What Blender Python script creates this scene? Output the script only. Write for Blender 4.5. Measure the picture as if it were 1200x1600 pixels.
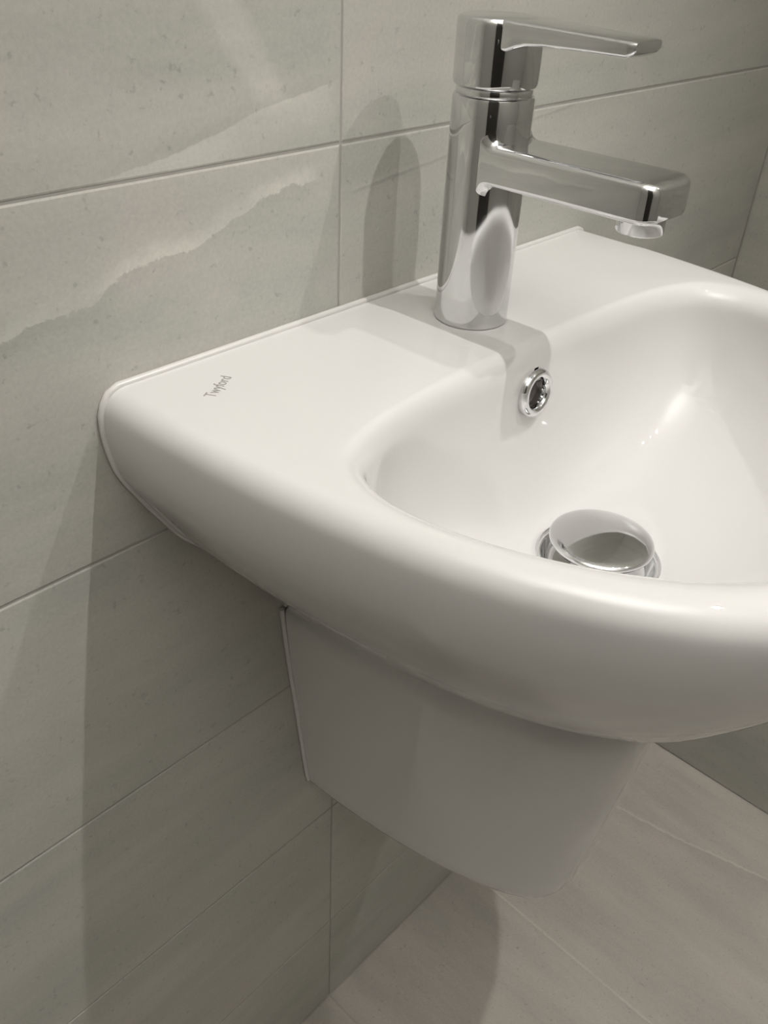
import bpy, math, random
from mathutils import Matrix, Vector

random.seed(7)
for o in list(bpy.data.objects):
    bpy.data.objects.remove(o, do_unlink=True)
scene = bpy.context.scene
col = scene.collection
PI = math.pi

# ------------------------------------------------------------------ camera
cam_d = bpy.data.cameras.new('camera')
cam = bpy.data.objects.new('camera', cam_d)
col.objects.link(cam)
cam_d.sensor_fit = 'VERTICAL'
cam_d.sensor_height = 24.0
cam_d.lens = 24.0 * 1348.0 / 1600.0
cam_d.clip_start = 0.01
yaw, pitch, roll = -0.839, 0.9619, 0.0523
cam.matrix_world = (Matrix.Translation((-0.4196, -0.3746, 1.0791)) @ Matrix.Rotation(yaw, 4, 'Z')
                    @ Matrix.Rotation(pitch, 4, 'X') @ Matrix.Rotation(roll, 4, 'Z'))
scene.camera = cam

# ------------------------------------------------------------------ world, lights, exposure
world = bpy.data.worlds.new('world')
scene.world = world
world.use_nodes = True
world.node_tree.nodes['Background'].inputs[0].default_value = (1.0, 0.97, 0.92, 1)
world.node_tree.nodes['Background'].inputs[1].default_value = 0.02


def spot(name, loc, aim, power, half_deg, blend, radius, colour=(1.0, 0.985, 0.965)):
    d = bpy.data.lights.new(name, 'SPOT')
    d.energy = power
    d.spot_size = math.radians(2 * half_deg)
    d.spot_blend = blend
    d.shadow_soft_size = radius
    d.color = colour
    o = bpy.data.objects.new(name, d)
    col.objects.link(o)
    o.location = loc
    o.rotation_euler = (Vector(aim) - Vector(loc)).to_track_quat('-Z', 'Y').to_euler()
    return o


spot('spot_lamp_main', (0.09, -0.70, 2.17), (-0.05, -0.44, 0.80), 32.5, 26.5, 0.6, 0.008)
spot('spot_lamp_side', (0.43, -0.87, 1.96), (-0.04, -0.38, 0.80), 14.5, 31, 0.5, 0.008)
spot('spot_lamp_middle', (0.26, -0.78, 2.07), (-0.04, -0.40, 0.80), 3, 28, 0.5, 0.004)
# added fill aimed at the white ceiling, not a fixture: soft bounce
area = bpy.data.lights.new('added_ceiling_fill', 'AREA')
area.energy = 24
area.shape = 'SQUARE'
area.size = 0.35
area.color = (1.0, 0.985, 0.965)
area_o = bpy.data.objects.new('added_ceiling_fill', area)
col.objects.link(area_o)
area_o.location = (-0.58, -0.72, 1.75)
area_o.rotation_euler = (PI, 0, 0)

vs = scene.view_settings
vs.view_transform = 'Standard'
vs.look = 'None'
vs.gamma = 1.0
vs.use_curve_mapping = False
vs.exposure = 0.0

# ------------------------------------------------------------------ material helpers


def srgb(r, g, b):
    def f(c):
        c /= 255.0
        return c / 12.92 if c <= 0.04045 else ((c + 0.055) / 1.055) ** 2.4
    return (f(r), f(g), f(b), 1.0)


class NT:
    def __init__(self, name):
        self.m = bpy.data.materials.new(name)
        self.m.use_nodes = True
        self.t = self.m.node_tree
        self.b = self.t.nodes['Principled BSDF']

    def n(self, typ, **kw):
        nd = self.t.nodes.new(typ)
        for k, v in kw.items():
            setattr(nd, k, v)
        return nd

    def l(self, a, b):
        self.t.links.new(a, b)

    def val(self, sock, v):
        if isinstance(v, bpy.types.NodeSocket):
            self.l(v, sock)
        else:
            sock.default_value = v

    def math(self, op, a, b=0.0, c=None, clamp=False):
        nd = self.n('ShaderNodeMath', operation=op, use_clamp=clamp)
        self.val(nd.inputs[0], a)
        self.val(nd.inputs[1], b)
        if c is not None:
            self.val(nd.inputs[2], c)
        return nd.outputs[0]

    def smooth(self, v, a, b):
        nd = self.n('ShaderNodeMapRange', interpolation_type='SMOOTHSTEP')
        self.val(nd.inputs[0], v)
        nd.inputs[1].default_value = a
        nd.inputs[2].default_value = b
        return nd.outputs[0]

    def noise(self, vec, w, scale, detail=4, rough=0.5):
        nd = self.n('ShaderNodeTexNoise', noise_dimensions='4D')
        self.l(vec, nd.inputs['Vector'])
        self.val(nd.inputs['W'], w)
        nd.inputs['Scale'].default_value = scale
        nd.inputs['Detail'].default_value = detail
        nd.inputs['Roughness'].default_value = rough
        return nd.outputs['Fac']

    def mix(self, fac, a, b, mode='MIX'):
        nd = self.n('ShaderNodeMix', data_type='RGBA', blend_type=mode)
        self.val(nd.inputs[0], fac)
        self.val(nd.inputs[6], a)
        self.val(nd.inputs[7], b)
        return nd.outputs[2]


def simple(name, colour, rough=0.5, metal=0.0, coat=0.0, spec=0.5, noise_amp=0.0):
    k = NT(name)
    k.b.inputs['Base Color'].default_value = colour
    k.b.inputs['Roughness'].default_value = rough
    k.b.inputs['Metallic'].default_value = metal
    k.b.inputs['Coat Weight'].default_value = coat
    k.b.inputs['Specular IOR Level'].default_value = spec
    if noise_amp:
        tc = k.n('ShaderNodeTexCoord')
        f = k.noise(tc.outputs['Object'], 0.0, 60.0)
        dark = tuple(c * (1 - noise_amp) for c in colour[:3]) + (1,)
        k.l(k.mix(f, dark, colour), k.b.inputs['Base Color'])
    return k.m


def tile_mat(name, veins=(), tint=1.06, slope=0.2, streak=1.0, smear=None, warm=(1.0, 1.0, 1.0)):
    """Stone-effect porcelain tile. veins: (x/width, z/height) polylines in the tile's own plane,
    local X along the tile, local Z up it: (points, width_light, width_dark, light, dark, raggedness)"""
    k = NT(name)
    tc = k.n('ShaderNodeTexCoord')
    oi = k.n('ShaderNodeObjectInfo')
    w = k.math('MULTIPLY', oi.outputs['Random'], 37.0)
    mp = k.n('ShaderNodeMapping')
    mp.inputs['Rotation'].default_value = (0, math.atan(slope), 0)
    mp.inputs['Scale'].default_value = (0.28, 1, 1.6)
    k.l(tc.outputs['Object'], mp.inputs['Vector'])
    big = k.noise(mp.outputs['Vector'], w, 9.0, 6, 0.58)
    band = k.noise(mp.outputs['Vector'], k.math('ADD', w, 11.3), 22.0, 5, 0.6)
    blot = k.noise(tc.outputs['Object'], w, 14.0, 5, 0.6)
    fine = k.noise(tc.outputs['Object'], w, 420.0, 2, 0.6)
    speck = k.noise(tc.outputs['Object'], k.math('ADD', w, 5.0), 190.0, 3, 0.55)
    beige = tuple(c * tint * q for c, q in zip((0.457, 0.446, 0.402), warm)) + (1,)
    green = tuple(c * tint * q for c, q in zip((0.396, 0.398, 0.358), warm)) + (1,)
    pink = tuple(c * tint * q for c, q in zip((0.470, 0.444, 0.408), warm)) + (1,)
    c = k.mix(k.smooth(big, 0.36, 0.64), green, beige)
    c = k.mix(k.math('MULTIPLY', k.smooth(blot, 0.5, 0.72), 0.7), c, pink)
    # bedding streaks
    st = k.math('MULTIPLY', k.math('SUBTRACT', band, 0.5), 0.30 * streak)
    v = k.math('ADD', 1.0, st)
    # grain and dark pits
    v = k.math('ADD', v, k.math('MULTIPLY', k.math('SUBTRACT', fine, 0.5), 0.26))
    v = k.math('SUBTRACT', v, k.math('MULTIPLY', k.smooth(speck, 0.61, 0.72), 0.20))
    sep = k.n('ShaderNodeSeparateXYZ')
    k.l(tc.outputs['Object'], sep.inputs[0])
    x, z = sep.outputs[0], sep.outputs[2]
    for (W, H, pts, wl, wd, lt, dk, rag) in veins:
        fc = k.n('ShaderNodeFloatCurve')
        cv = fc.mapping.curves[0]
        pts = sorted(pts)
        cv.points[0].location = pts[0]
        cv.points[1].location = pts[-1]
        for q in pts[1:-1]:
            cv.points.new(*q)
        for q in cv.points:
            q.handle_type = 'VECTOR'
        fc.mapping.update()
        k.l(k.math('DIVIDE', x, W), fc.inputs['Value'])
        jag = k.noise(tc.outputs['Object'], 3.1, 80.0, 6, 0.7)
        zc = k.math('ADD', k.math('MULTIPLY', fc.outputs[0], H),
                    k.math('MULTIPLY', k.math('SUBTRACT', jag, 0.5), rag))
        d = k.math('SUBTRACT', z, zc)
        up = k.math('MULTIPLY', k.smooth(d, -0.0004, 0.0006), k.math('SUBTRACT', 1.0, k.smooth(d, 0.0008, wl)))
        dn = k.math('MULTIPLY', k.math('SUBTRACT', 1.0, k.smooth(d, -0.0006, 0.0004)), k.smooth(d, -wd, -0.0008))
        xin = k.math('MULTIPLY', k.smooth(x, pts[0][0] * W, pts[0][0] * W + 0.02),
                     k.math('SUBTRACT', 1.0, k.smooth(x, pts[-1][0] * W - 0.012, pts[-1][0] * W)))
        thin = k.smooth(k.noise(tc.outputs['Object'], 8.0, 16.0, 3), 0.3, 0.6)
        xin = k.math('MULTIPLY', xin, k.math('ADD', 0.35, k.math('MULTIPLY', thin, 0.65)))
        v = k.math('ADD', v, k.math('MULTIPLY', k.math('MULTIPLY', up, xin), lt))
        v = k.math('SUBTRACT', v, k.math('MULTIPLY', k.math('MULTIPLY', dn, xin), dk))
    if smear:
        sx, sz, sk, sw, sa, zlo = smear
        q = k.math('ADD', k.math('SUBTRACT', x, sx), k.math('MULTIPLY', k.math('SUBTRACT', z, sz), sk))
        q = k.math('ADD', q, k.math('MULTIPLY', k.math('SUBTRACT', blot, 0.5), 0.02))
        q = k.math('SUBTRACT', 1.0, k.smooth(k.math('ABSOLUTE', q), sw * 0.35, sw))
        q = k.math('MULTIPLY', q, k.smooth(z, zlo - 0.002, zlo + 0.004))
        v = k.math('ADD', v, k.math('MULTIPLY', q, sa))
    comb = k.n('ShaderNodeCombineColor')
    for i in range(3):
        k.l(v, comb.inputs[i])
    c = k.mix(1.0, c, comb.outputs[0], 'MULTIPLY')
    k.l(c, k.b.inputs['Base Color'])
    k.b.inputs['Roughness'].default_value = 0.42
    k.b.inputs['Specular IOR Level'].default_value = 0.4
    bp = k.n('ShaderNodeBump')
    bp.inputs['Strength'].default_value = 0.12
    bp.inputs['Distance'].default_value = 0.002
    k.l(k.math('ADD', k.math('MULTIPLY', fine, 0.4), band), bp.inputs['Height'])
    k.l(bp.outputs[0], k.b.inputs['Normal'])
    return k.m


M_ceramic = simple('glazed_ceramic', (0.68, 0.667, 0.650, 1), 0.02, coat=0.3, spec=0.5)
M_chrome = simple('chrome', (0.72, 0.725, 0.73, 1), 0.06, metal=1.0)
M_dark = simple('dark_opening', (0.30, 0.27, 0.25, 1), 0.6)
M_silicone = simple('white_silicone', (0.63, 0.615, 0.59, 1), 0.3)
M_grout = simple('grout', (0.41, 0.395, 0.36, 1), 0.85, noise_amp=0.25)
M_print = simple('grey_print', (0.32, 0.31, 0.29, 1), 0.4)
M_paint = simple('wall_paint', (0.50, 0.49, 0.46, 1), 0.7, noise_amp=0.04)
M_ceil = simple('ceiling_paint', (0.82, 0.81, 0.79, 1), 0.8, noise_amp=0.03)
M_refl_panel = simple('dark_refl_panel', (0.045, 0.04, 0.035, 1), 0.45, noise_amp=0.3)

# ------------------------------------------------------------------ mesh helpers


def mesh_obj(name, verts, faces, mat, parent=None, smooth=False, loc=(0, 0, 0)):
    me = bpy.data.meshes.new(name)
    me.from_pydata([tuple(v) for v in verts], [], faces)
    me.validate()
    me.materials.append(mat)
    if smooth:
        for p in me.polygons:
            p.use_smooth = True
    o = bpy.data.objects.new(name, me)
    col.objects.link(o)
    o.location = loc
    if parent:
        o.parent = parent
    return o


def fix_normals(o):
    import bmesh
    bm = bmesh.new()
    bm.from_mesh(o.data)
    bmesh.ops.remove_doubles(bm, verts=bm.verts, dist=1e-6)
    bmesh.ops.recalc_face_normals(bm, faces=bm.faces)
    bm.to_mesh(o.data)
    bm.free()


def sharp(o, deg=35):
    import bmesh
    bm = bmesh.new()
    bm.from_mesh(o.data)
    for e in bm.edges:
        if len(e.link_faces) == 2 and e.calc_face_angle(0) > math.radians(deg):
            e.smooth = False
    bm.to_mesh(o.data)
    bm.free()


def box(name, a, b, mat, parent=None):
    (x0, y0, z0), (x1, y1, z1) = a, b
    v = [(x0, y0, z0), (x1, y0, z0), (x1, y1, z0), (x0, y1, z0), (x0, y0, z1), (x1, y0, z1), (x1, y1, z1), (x0, y1, z1)]
    f = [(0, 3, 2, 1), (4, 5, 6, 7), (0, 1, 5, 4), (1, 2, 6, 5), (2, 3, 7, 6), (3, 0, 4, 7)]
    return mesh_obj(name, v, f, mat, parent)


def empty(name, loc=(0, 0, 0)):
    o = bpy.data.objects.new(name, None)
    col.objects.link(o)
    o.location = loc
    o.empty_display_size = 0.05
    return o


def tag(o, label=None, cat=None, group=None, kind=None):
    for k, v in (('label', label), ('category', cat), ('group', group), ('kind', kind)):
        if v:
            o[k] = v
    return o


def lathe(name, prof, mat, parent=None, seg=64, xf=Matrix(), smooth=True, ang=32):
    """prof: (r, z) points, revolved about local Z, then moved by xf"""
    v, f = [], []
    for (r, z) in prof:
        for i in range(seg):
            a = 2 * PI * i / seg
            v.append(xf @ Vector((r * math.cos(a), r * math.sin(a), z)))
    n = len(prof)
    for j in range(n - 1):
        for i in range(seg):
            i2 = (i + 1) % seg
            f.append((j * seg + i, j * seg + i2, (j + 1) * seg + i2, (j + 1) * seg + i))
    if prof[0][0] > 1e-5:
        pass
    o = mesh_obj(name, v, f, mat, parent, smooth)
    fix_normals(o)
    sharp(o, ang)
    return o


def loft(name, sections, mat, parent=None, caps=True, smooth=True, ang=32, closed=True):
    n = len(sections[0])
    v = [p for s in sections for p in s]
    f = []
    for j in range(len(sections) - 1):
        for i in range(n if closed else n - 1):
            i2 = (i + 1) % n
            f.append((j * n + i, j * n + i2, (j + 1) * n + i2, (j + 1) * n + i))
    if caps:
        f.append(tuple(range(n)))
        f.append(tuple((len(sections) - 1) * n + i for i in range(n)))
    o = mesh_obj(name, v, f, mat, parent, smooth)
    fix_normals(o)
    sharp(o, ang)
    return o


def tube(name, path, r, mat, parent=None, seg=10):
    path = [Vector(p) for p in path]
    secs = []
    for i, p in enumerate(path):
        t = (path[min(i + 1, len(path) - 1)] - path[max(i - 1, 0)]).normalized()
        u = t.cross(Vector((0, 1, 0)))
        if u.length < 1e-4:
            u = Vector((1, 0, 0))
        u.normalize()
        w = t.cross(u)
        secs.append([p + r * (math.cos(a) * u + math.sin(a) * w) for a in [2 * PI * k / seg for k in range(seg)]])
    return loft(name, secs, mat, parent, ang=80)


# ------------------------------------------------------------------ the setting
XJ, XR, TW, TH, ZA = -0.0556, 0.583, 0.6386, 0.2014, 0.9693
G = 0.0008          # half a joint
BV = 0.0010         # eased tile edge
XL, YF, ZC = -1.0, -1.5, 2.3


def tile_mesh(name, w, h, mat, t=0.007):
    """front face at local y = 0 looking to -y, x 0..w, z 0..h"""
    a, b = G, G + BV
    v = []
    for (d, y) in ((a, t), (a, 0.0004), (b, 0.0)):
        v += [(d, y, d), (w - d, y, d), (w - d, y, h - d), (d, y, h - d)]
    f = [(8, 9, 10, 11)]
    for r in (0, 4):
        for i in range(4):
            j = (i + 1) % 4
            f.append((r + i, r + j, r + 4 + j, r + 4 + i))
    me = bpy.data.meshes.new(name)
    me.from_pydata(v, [], f)
    me.materials.append(mat)
    return me


def put_tile(me, parent, mw):
    o = bpy.data.objects.new('tile', me)
    col.objects.link(o)
    o.parent = parent
    o.matrix_world = mw
    return o


W_, H_ = TW, TH
X0 = XJ - TW            # left edge of the left tile column


def L(pts, z0, x0=X0):
    return [((x - x0) / W_, (z - z0) / H_) for x, z in pts]


zB = ZA - TH
vein1 = (W_, H_, L([(-0.33, .902), (-0.27, .909), (-0.25, .914), (-0.22, .916), (-0.204, .926), (-0.185, .930), (-0.162, .930),
                    (-0.136, .940), (-0.119, .946), (-0.096, .951), (-0.070, .952)], zB), 0.012, 0.012, 0.24, 0.08, 0.015)
vein2 = (W_, H_, L([(-0.22, .9695), (-0.168, .978), (-0.141, .984), (-0.116, .992), (-0.099, .995), (-0.057, 1.002)], ZA),
         0.010, 0.034, -0.07, -0.17, 0.004)
vein3 = (W_, H_, L([(-0.0555, .9405), (-0.018, .9445), (0.06, .953), (0.135, .963), (0.19, .9685)], zB, XJ), 0.004, 0.003, 0.05, 0.16, 0.003)
M_tile = tile_mat('stone_tile')
M_tile_v1 = tile_mat('stone_tile_vein_a', [vein1])
M_tile_v2 = tile_mat('stone_tile_vein_b', [vein2], smear=(-0.115 - X0, 1.012 - ZA, 0.73, 0.016, 0.13, 0.993 - ZA))
M_tile_v3 = tile_mat('stone_tile_vein_c', [vein3])

wall_back = tag(box('wall_back', (XL, 0.0006, 0), (XR + 0.1, 0.10, ZC), M_grout), 'tiled back wall', kind='structure')
rows = [ZA - 5 * TH + i * TH for i in range(0, 12)]
cache = {}


def wtile(x0, x1, z0, z1, mat):
    key = (round(x1 - x0, 4), round(z1 - z0, 4), mat.name)
    if key not in cache:
        cache[key] = tile_mesh('tile', x1 - x0, z1 - z0, mat)
    return cache[key]


for z0 in rows:
    za, zb = max(z0, 0.0), min(z0 + TH, ZC)
    if zb - za < 0.01:
        continue
    for (x0, x1) in ((XL, X0), (X0, XJ), (XJ, XR)):
        m = M_tile
        if x0 == X0 and abs(z0 - zB) < 1e-3:
            m = M_tile_v1
        if x0 == X0 and abs(z0 - ZA) < 1e-3:
            m = M_tile_v2
        if x0 == XJ and abs(z0 - zB) < 1e-3:
            m = M_tile_v3
        put_tile(wtile(x0, x1, za, zb, m), wall_back, Matrix.Translation((x0, 0, za)))

wall_right = tag(box('wall_right', (XR + 0.0006, YF, 0), (XR + 0.1, 0.0012, ZC), M_grout), 'tiled right wall', kind='structure')
for z0 in (0.0, 0.6, 1.2, 1.8):
    za, zb = max(z0, 0.0), min(z0 + 0.6, ZC)
    if zb - za < 0.01:
        continue
    y = 0.0
    while y > YF + 0.01:
        y1 = max(y - TW, YF)
        # local x runs toward -y, face looks to -x
        mw = Matrix(((0, 1, 0, XR), (-1, 0, 0, y), (0, 0, 1, za), (0, 0, 0, 1)))
        put_tile(wtile(0, y - y1, za, zb, M_tile), wall_right, mw)
        y = y1

# floor: tiles laid away from the back wall, joint in line with the wall joint
fv1 = (TW, 0.6386, [((0.0), 0.39), (0.1, 0.39), (0.5, 0.386), (1.0, 0.38)], 0.0045, 0.012, 0.22, 0.05, 0.003)
fv2 = (TW, 0.6386, [(0.0, 0.72), (0.14, 0.757), (0.30, 0.785), (0.5, 0.835), (1.0, 0.93)], 0.006, 0.03, 0.22, 0.06, 0.012)
M_ftile = tile_mat('floor_tile', slope=0.03, tint=0.98, warm=(1.05, 0.985, 0.97))
M_ftile_v = tile_mat('floor_tile_vein', [fv1, fv2], slope=0.05, tint=0.98, warm=(1.05, 0.985, 0.97))
floor = tag(box('floor', (XL, YF, -0.08), (XR + 0.1, 0.10, -0.0006), M_grout), 'tiled floor', kind='structure')
for (x0, x1) in ((XL, X0), (X0, XJ), (XJ, XR)):
    y = 0.0
    while y > YF + 0.01:
        y1 = max(y - TW, YF)
        w, h = y - y1, x1 - x0
        m = M_ftile_v if (x0 == XJ and y == 0.0) else M_ftile
        # local x -> -y, local z -> +x, local y -> -z (face looks up)
        mw = Matrix(((0, 0, 1, x0), (-1, 0, 0, y), (0, -1, 0, 0.0), (0, 0, 0, 1)))
        put_tile(wtile(0, w, 0, h, m), floor, mw)
        y = y1

wall_left = tag(box('wall_left', (XL - 0.1, YF, 0), (XL, 0.1, ZC), M_paint), 'painted left wall', kind='structure')
wall_front = tag(box('wall_front', (XL - 0.1, YF - 0.1, 0), (XR + 0.1, YF, ZC), M_paint), 'painted front wall', kind='structure')
ceiling = tag(box('ceiling', (XL - 0.1, YF - 0.1, ZC), (XR + 0.1, 0.1, ZC + 0.1), M_ceil), 'painted ceiling', kind='structure')
refl_panel = tag(box('refl_panel_1', (XL, -1.38, 0.0), (XL + 0.03, -0.54, 2.0), M_refl_panel), 'dark panel added for tap reflection', kind='structure')  # added unseen panel: stands in for the dark figure mirrored in the tap
hd = lathe('refl_panel_knob', [(0.0, 0.0), (0.024, 0.0), (0.024, 0.006), (0.009, 0.008), (0.009, 0.03), (0.020, 0.034), (0.023, 0.045), (0.016, 0.056), (0.0, 0.058)],
           M_chrome, refl_panel, 24, Matrix.Translation((XL + 0.03, -0.70, 1.0)) @ Matrix.Rotation(PI / 2, 4, 'Y'))

# ------------------------------------------------------------------ washbasin
ZT = 0.8703
CX, CY = 0.0, -0.183
YB = -0.0012            # back of the basin at the wall


def catmull(pts, n=10):
    out = []
    P = [Vector(p) for p in pts]
    for i in range(len(P) - 1):
        p0 = P[i - 1] if i else P[0] * 2 - P[1]
        p1, p2 = P[i], P[i + 1]
        p3 = P[i + 2] if i + 2 < len(P) else P[-1] * 2 - P[-2]
        for k in range(n):
            t = k / n
            out.append(0.5 * ((2 * p1) + (-p0 + p2) * t + (2 * p0 - 5 * p1 + 4 * p2 - p3) * t * t + (-p0 + 3 * p1 - 3 * p2 + p3) * t ** 3))
    out.append(P[-1])
    return out


half_o = catmull([(0.2275, 0.0), (0.2270, -0.03), (0.2250, -0.075), (0.2205, -0.12), (0.2130, -0.167), (0.2020, -0.214), (0.1850, -0.258),
                  (0.161, -0.299), (0.129, -0.333), (0.090, -0.356), (0.046, -0.368), (0.0, -0.371)])
outer = [(p.x, p.y) for p in half_o] + [(-p.x, p.y) for p in half_o[::-1][1:]]
half_i = catmull([(0.0, -0.1165), (0.06, -0.1168), (0.11, -0.1185), (0.142, -0.1235), (0.167, -0.1345), (0.1785, -0.155), (0.180, -0.182), (0.173, -0.214),
                  (0.1570, -0.250), (0.135, -0.282), (0.107, -0.308), (0.075, -0.327), (0.039, -0.337), (0.0, -0.340)])
inner = [(p.x, p.y) for p in half_i] + [(-p.x, p.y) for p in half_i[::-1][1:]]


def ray_hit(poly, ang):
    dx, dy = math.cos(ang), math.sin(ang)
    best = None
    n = len(poly)
    for i in range(n):
        (x1, y1), (x2, y2) = poly[i], poly[(i + 1) % n]
        ex, ey = x2 - x1, y2 - y1
        den = dx * ey - dy * ex
        if abs(den) < 1e-12:
            continue
        t = ((x1 - CX) * ey - (y1 - CY) * ex) / den
        u = ((x1 - CX) * dy - (y1 - CY) * dx) / den
        if t > 0 and -1e-6 <= u <= 1 + 1e-6 and (best is None or t < best):
            best = t
    return best


angs = [2 * PI * i / 200 for i in range(200)]
cr = math.atan2(0 - CY, 0.2275)
angs += [cr, PI - cr] + [cr + s * d for s in (-1, 1) for d in (0.006, 0.014)] + [PI - cr + s * d for s in (-1, 1) for d in (0.006, 0.014)]
angs += [PI / 2 + d * 0.5 * 2 * PI / 200 for d in range(-15, 16, 2)]     # finer by the overflow
angs = sorted(set(round(a, 7) for a in angs))
NA = len(angs)
ZBW = 0.7465
rings = []        # list of rings, each a list of NA points


def shell_wd(z):
    T = [(0.870, .992, .990), (0.858, 1.0, 1.0), (0.841, 1.000, .997), (0.82, .980, .985), (0.802, .939, .965), (0.782, .888, .938), (0.762, .832, .905),
         (0.74, .755, .868), (0.72, .687, .830), (0.70, .622, .785), (0.68, .560, .735), (0.664, .512, .695), (0.658, .485, .668), (0.654, .440, .61)]
    T = T[::-1]
    if z <= T[0][0]:
        return T[0][1:]
    for q in range(len(T) - 1):
        if T[q][0] <= z <= T[q + 1][0]:
            a, b = T[q], T[q + 1]
            p = T[max(q - 1, 0)]
            n = T[min(q + 2, len(T) - 1)]
            h = b[0] - a[0]
            t = (z - a[0]) / h
            out = []
            for c in (1, 2):
                m0 = (b[c] - p[c]) / (b[0] - p[0]) * h
                m1 = (n[c] - a[c]) / (n[0] - a[0]) * h
                out.append((2 * t ** 3 - 3 * t * t + 1) * a[c] + (t ** 3 - 2 * t * t + t) * m0 + (-2 * t ** 3 + 3 * t * t) * b[c] + (t ** 3 - t * t) * m1)
            return tuple(out)
    return T[-1][1:]


hit_i = [ray_hit(inner, a) for a in angs]
hit_o = [ray_hit(outer, a) for a in angs]
FR = 0.016
R0 = 0.0372
ZW = ZT - FR
FB = 0.011
# bowl: from the waste outwards
rings.append([(CX + (R0 - .001) * math.cos(a), CY + (R0 - .001) * math.sin(a), ZBW - 0.012) for a in angs])
NS = 46
for j in range(NS + 1):
    f0 = j / NS
    ring = []
    for a, ri in zip(angs, hit_i):
        back = max(0.0, math.sin(a)) ** 2
        n = 2.08 + 0.72 * back
        # equal steps along the superellipse quarter
        ph = f0 * PI / 2
        s = math.sin(ph) ** (2 / n)
        u = 1 - math.cos(ph) ** (2 / n)
        r = R0 + (ri - R0) * s
        ring.append((CX + r * math.cos(a), CY + r * math.sin(a), ZBW + (ZW - ZBW) * u))
    rings.append(ring)
n_bowl = len(rings)
# fillet from the bowl wall onto the rim
for j in range(1, 9):
    t = j / 8 * PI / 2
    ring = []
    for a, ri, ro in zip(angs, hit_i, hit_o):
        r = ri + min(FR + (FB - FR) * max(0.0, math.sin(a)) ** 2, (ro - ri) * 0.5) * (1 - math.cos(t))
        ring.append((CX + r * math.cos(a), CY + r * math.sin(a), ZW + FR * math.sin(t)))
    rings.append(ring)
# rim / deck, then the rounded outer edge
OR = 0.0145


def outer_pt(a, ro):
    return CX + ro * math.cos(a), CY + ro * math.sin(a)


def on_outer(a, ro, inset, z, w=1.0, d=1.0):
    x, y = outer_pt(a, ro)
    # inset only away from the wall: the back edge stays at the wall
    r2 = ro - inset
    xi, yi = outer_pt(a, r2)
    if y > -1e-5:                       # back edge
        k = min(1.0, (0.2275 - abs(x)) / 0.02)
        xi, yi = x - (math.copysign(inset, x) * (1 - k) if k < 1 else 0), YB
    elif y > -0.05:
        xi = x - math.copysign(inset, x)
        yi = y
    return (xi * w, min(yi * d, YB), z)


for fr in (0.35, 0.7):
    ring = []
    for k, (a, ri, ro) in enumerate(zip(angs, hit_i, hit_o)):
        p = rings[n_bowl + 7][k]
        q = on_outer(a, ro, min(OR, (ro - ri) * 0.48), ZT)
        ring.append((p[0] + (q[0] - p[0]) * fr, p[1] + (q[1] - p[1]) * fr, ZT))
    rings.append(ring)
for j in range(0, 9):
    t = j / 8 * PI / 2
    z = ZT - OR * (1 - math.cos(t))
    rings.append([on_outer(a, ro, min(OR, (ro - ri) * 0.48) * (1 - math.sin(t)), z) for a, ri, ro in zip(angs, hit_i, hit_o)])
zs = [0.85, 0.841, 0.83, 0.82, 0.811, 0.802, 0.792, 0.782, 0.772, 0.762, 0.751, 0.74, 0.73, 0.72, 0.71, 0.70, 0.69, 0.68, 0.671, 0.664, 0.660, 0.657, 0.654]


def lift(p):
    """the underside rises slightly toward the front"""
    k = max(0.0, (0.73 - p[2]) / 0.075)
    return (p[0], p[1], p[2] + 0.017 * k * min(1.0, abs(p[1]) / 0.22))


for z in zs:
    w, d = shell_wd(z)
    rings.append([lift(on_outer(a, ro, 0.0, z, w, d)) for a, ro in zip(angs, hit_o)])

basin = empty('washbasin', (0, 0, 0.66))
tag(basin, 'white glazed ceramic wall-hung washbasin with curved front and grey maker lettering', 'washbasin')
OVC = Vector((0, -0.1185, 0.838))
verts = [p for r in rings for p in r]
faces = []
for j in range(len(rings) - 1):
    for i in range(NA):
        i2 = (i + 1) % NA
        q = (j * NA + i, j * NA + i2, (j + 1) * NA + i2, (j + 1) * NA + i)
        c = sum((Vector(verts[k]) for k in q), Vector()) / 4
        if j < n_bowl + 6 and (c - OVC).length < 0.0118:
            continue
        faces.append(q)
faces.append(tuple((len(rings) - 1) * NA + i for i in range(NA)))


def rel(o, parent):
    """parent keeping the world coordinates that the mesh was written in"""
    o.parent = parent
    o.matrix_parent_inverse = Matrix.Translation(parent.location).inverted()
    return o


body = mesh_obj('basin_body', verts, faces, M_ceramic, None, True)
fix_normals(body)
sharp(body, 50)
rel(body, basin)
# overflow surround
tilt = Matrix.Translation(OVC) @ Matrix.Rotation(PI / 2 - 0.10, 4, 'X')
ovr = lathe('overflow_ring', [(0.0095, -0.012), (0.0095, 0.0005), (0.0102, 0.0022), (0.0118, 0.0034), (0.0138, 0.0030), (0.0152, 0.0014), (0.0156, -0.0006), (0.0154, -0.003)],
            M_chrome, None, 48, tilt, ang=60)
rel(ovr, basin)
ovr['label'] = 'chrome overflow ring'
ovd = lathe('overflow_opening', [(0.0, -0.011), (0.0094, -0.011), (0.0094, -0.006)], M_dark, None, 32, tilt)
ovd.parent = ovr
ovd['label'] = 'dark overflow hole'
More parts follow.
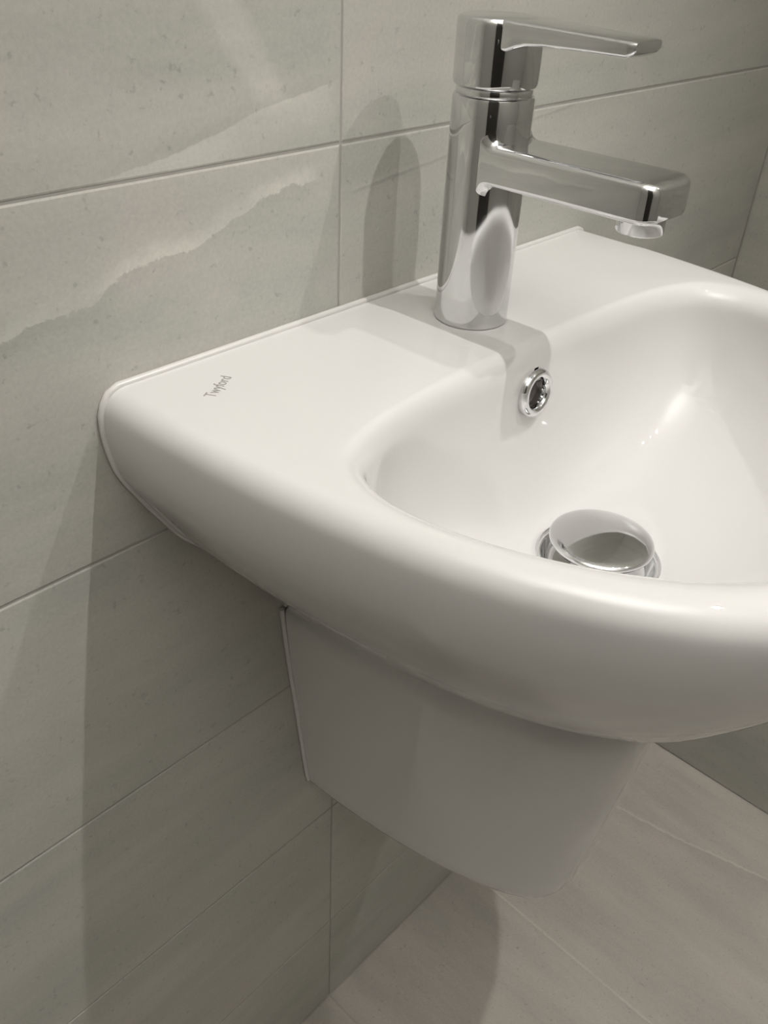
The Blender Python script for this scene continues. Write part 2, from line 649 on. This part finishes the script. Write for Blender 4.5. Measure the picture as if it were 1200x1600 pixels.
# silicone at the wall: across the back and down the two ends
sil = []
for z in [0.745 + 0.004 * k for k in range(29)]:
    sil.append((-0.2275 * shell_wd(z)[0] + (0.0016 if z < 0.75 else 0.0006 if z < 0.757 else 0.0), -0.0015, z))
pth = sil + [(-0.2255, -0.0015, 0.863), (-0.222, -0.0015, 0.868), (-0.216, -0.0015, 0.8705), (-0.1, -0.0015, 0.8708), (0, -0.0015, 0.8708),
             (0.1, -0.0015, 0.8708), (0.216, -0.0015, 0.8705), (0.222, -0.0015, 0.868), (0.2255, -0.0015, 0.863)] + [(-x, y, z) for x, y, z in sil[::-1]]
rel(tube('silicone_seal', pth, 0.0022, M_silicone), basin)['label'] = 'white silicone bead'
# maker lettering printed on the deck
cu = bpy.data.curves.new('lettering', 'FONT')
cu.body = 'Twyford'
cu.size = 0.0092
cu.extrude = 0.00005
cu.align_x = 'LEFT'
to = bpy.data.objects.new('lettering_tmp', cu)
col.objects.link(to)
bpy.context.view_layer.update()
me = bpy.data.meshes.new_from_object(to.evaluated_get(bpy.context.evaluated_depsgraph_get()))
bpy.data.objects.remove(to, do_unlink=True)
xs = [v.co.x for v in me.vertices]
ln = max(xs) - min(xs)
for v in me.vertices:
    v.co.x = (v.co.x - min(xs)) * 0.0245 / ln
me.materials.clear()
me.materials.append(M_print)
let = bpy.data.objects.new('lettering', me)
col.objects.link(let)
rel(let, basin)
let.location = (-0.1865, -0.0445, ZT + 0.0001)
let.rotation_euler = (0, 0, math.radians(31))
let['label'] = 'grey printed lettering'

# ------------------------------------------------------------------ half pedestal
ped = empty('half_pedestal', (0, 0, 0.433))
tag(ped, 'white ceramic half pedestal tapering under the washbasin against the tiled wall', 'pedestal')


def ped_section(w, d, z, n=40):
    pts = []
    for i in range(n + 1):
        t = PI * i / n
        c, s = math.cos(t), math.sin(t)
        ex = 2 / 3.2
        x = w * math.copysign(abs(c) ** ex, c)
        y = -d * abs(s) ** (2 / 2.3)
        # sides lean in toward the front
        x *= 1 - 0.22 * (abs(y) / d) ** 1.3
        pts.append((x, YB + y, z))
    return pts


P = [(0.437, .070, .20), (0.433, .084, .219), (0.434, .0862, .2225), (0.438, .0875, .2245), (0.45, .0885, .2265), (0.50, .094, .2330), (0.574, .1025, .2420), (0.60, .1055, .2450), (0.63, .1080, .2480), (0.648, .1090, .2490), (0.6545, .1105, .2515)]
ped_secs = [ped_section(w, d, z) for z, w, d in P]
ped_secs[-1] = [(x * 0.86, y * 0.90, z + 0.017 * min(1.0, abs(y) / 0.22) + 0.005) for x, y, z in ped_secs[-1]]
po = loft('pedestal_body', ped_secs, M_ceramic, None, ang=70)
rel(po, ped)
for s in (-1, 1):
    path = [(s * (w + 0.0006), -0.0015, z) for z, w in ((0.436, .0868), (0.46, .0898), (0.50, .0943), (0.54, .0987), (0.574, .1028), (0.62, .1078), (0.653, .1107))]
    so = tube('silicone_seal', path, 0.0019, M_silicone)
    so['label'] = 'white silicone bead'
    rel(so, ped)

# ------------------------------------------------------------------ pop-up waste
waste = empty('basin_waste', (CX, CY, 0.7325))
tag(waste, 'round chrome push plug sitting over the drain in the washbasin bowl', 'drain plug')
Tm = Matrix.Translation((CX, CY, 0))
rel(lathe('waste_flange', [(0.0, 0.7325), (0.028, 0.7325), (0.0335, 0.7365), (0.0358, 0.7450), (0.0368, 0.7472), (0.0384, 0.7480), (0.0396, 0.7472), (0.0400, 0.7450)],
          M_chrome, None, 64, Tm, ang=50), waste)
rel(lathe('plug_cap', [(0.0, 0.7645), (0.010, 0.76435), (0.020, 0.7637), (0.027, 0.7627), (0.0305, 0.7618), (0.0324, 0.7607), (0.0329, 0.7594), (0.0322, 0.7580), (0.030, 0.7575),
                       (0.0165, 0.7570), (0.0160, 0.756), (0.0160, 0.7327)], M_chrome, None, 72, Tm, ang=60), waste)

# ------------------------------------------------------------------ mixer tap
TX, TY = 0.0, -0.0625
tap = empty('basin_mixer_tap', (TX, TY, ZT))
tag(tap, 'chrome single-lever mixer tap with flat spout standing on the washbasin deck', 'tap')
TT = Matrix.Translation((TX, TY, 0))
rb = 0.0228
rel(lathe('tap_body', [(0.0, ZT), (rb - .0006, ZT + 0.0001), (rb, ZT + 0.0008), (rb, 0.930), (rb, 0.96), (rb, 0.985), (rb, 0.9978), (rb - .0004, 0.9988), (rb - .0012, 0.9993), (0.0, 0.9993)],
          M_chrome, None, 96, TT, ang=30), tap)


def rrect(hw, z0, z1, y, rt=0.005, rbm=0.003, n=6):
    pts = []
    for (cx, cz, r, a0) in ((hw - rt, z1 - rt, rt, 0), (-hw + rt, z1 - rt, rt, 90), (-hw + rbm, z0 + rbm, rbm, 180), (hw - rbm, z0 + rbm, rbm, 270)):
        for i in range(n + 1):
            a = math.radians(a0 + 90 * i / n)
            pts.append((cx + r * math.cos(a), y, cz + r * math.sin(a)))
    return pts


S0, S1, SW = 0.9565, 0.9770, 0.0206
secs = []
for (dd, e) in ((-0.0030, .0062), (0.0000, .0062), (0.0004, .0046), (0.0012, .0029), (0.0024, .0014), (0.0040, .0005), (0.0065, 0.0)):
    sec = rrect(SW, S0 - e, S1 + e, 0.0, 0.0045, 0.003, 8)
    secs.append([(x, TY - math.sqrt(rb * rb - x * x) - dd, z) for x, _, z in sec])
secs.append(rrect(SW, S0, S1, -0.130, 0.0045, 0.003, 8))
for (y, i) in ((-0.1700, 0.0), (-0.1735, .0004), (-0.1765, .0014), (-0.1785, .0030), (-0.1797, .0050)):
    secs.append(rrect(SW - i * 1.2, S0 + i * 0.35, S1 - i * 0.6, y, 0.0045, 0.003, 8))
sp = loft('spout', secs, M_chrome, None, ang=40)
rel(sp, tap)
ae = lathe('aerator', [(0.0, 0.9495), (0.0098, 0.9495), (0.0100, 0.9485), (0.0118, 0.9485), (0.0123, 0.9492), (0.0123, 0.9590)], M_chrome, None, 48,
           Matrix.Translation((TX, -0.1645, 0)), ang=40)
ae.parent = sp
# turning collar and lever handle
rel(lathe('collar', [(0.0205, 0.9985), (0.0212, 0.9995), (0.0212, 1.0035), (0.0205, 1.004)], M_chrome, None, 72, TT, ang=60), tap)
hub = rel(lathe('handle_hub', [(0.0, 1.0030), (0.0215, 1.0030), (0.0228, 1.0042), (0.0234, 1.0062), (0.0234, 1.0330), (0.0230, 1.0350), (0.0220, 1.0362), (0.0200, 1.0368), (0.0, 1.0372)],
          M_chrome, None, 96, TT, ang=30), tap)
lv = []
for (y, hw, zb, zt) in ((-0.0640, .0190, 1.0215, 1.0368), (-0.0800, .0180, 1.0225, 1.0367), (-0.0850, .0172, 1.0245, 1.0365), (-0.0900, .0165, 1.0258, 1.0363), (-0.1000, .0155, 1.0266, 1.0360),
                        (-0.1250, .0140, 1.0268, 1.0352), (-0.1455, .0130, 1.0268, 1.0345), (-0.1485, .0126, 1.0284, 1.0342), (-0.1500, .0120, 1.0300, 1.0337)):
    r = min(0.0028, (zt - zb) * 0.45)
    lv.append(rrect(hw, zb, zt, y, r, r * 0.7))
loft('lever', lv, M_chrome, hub, ang=40)
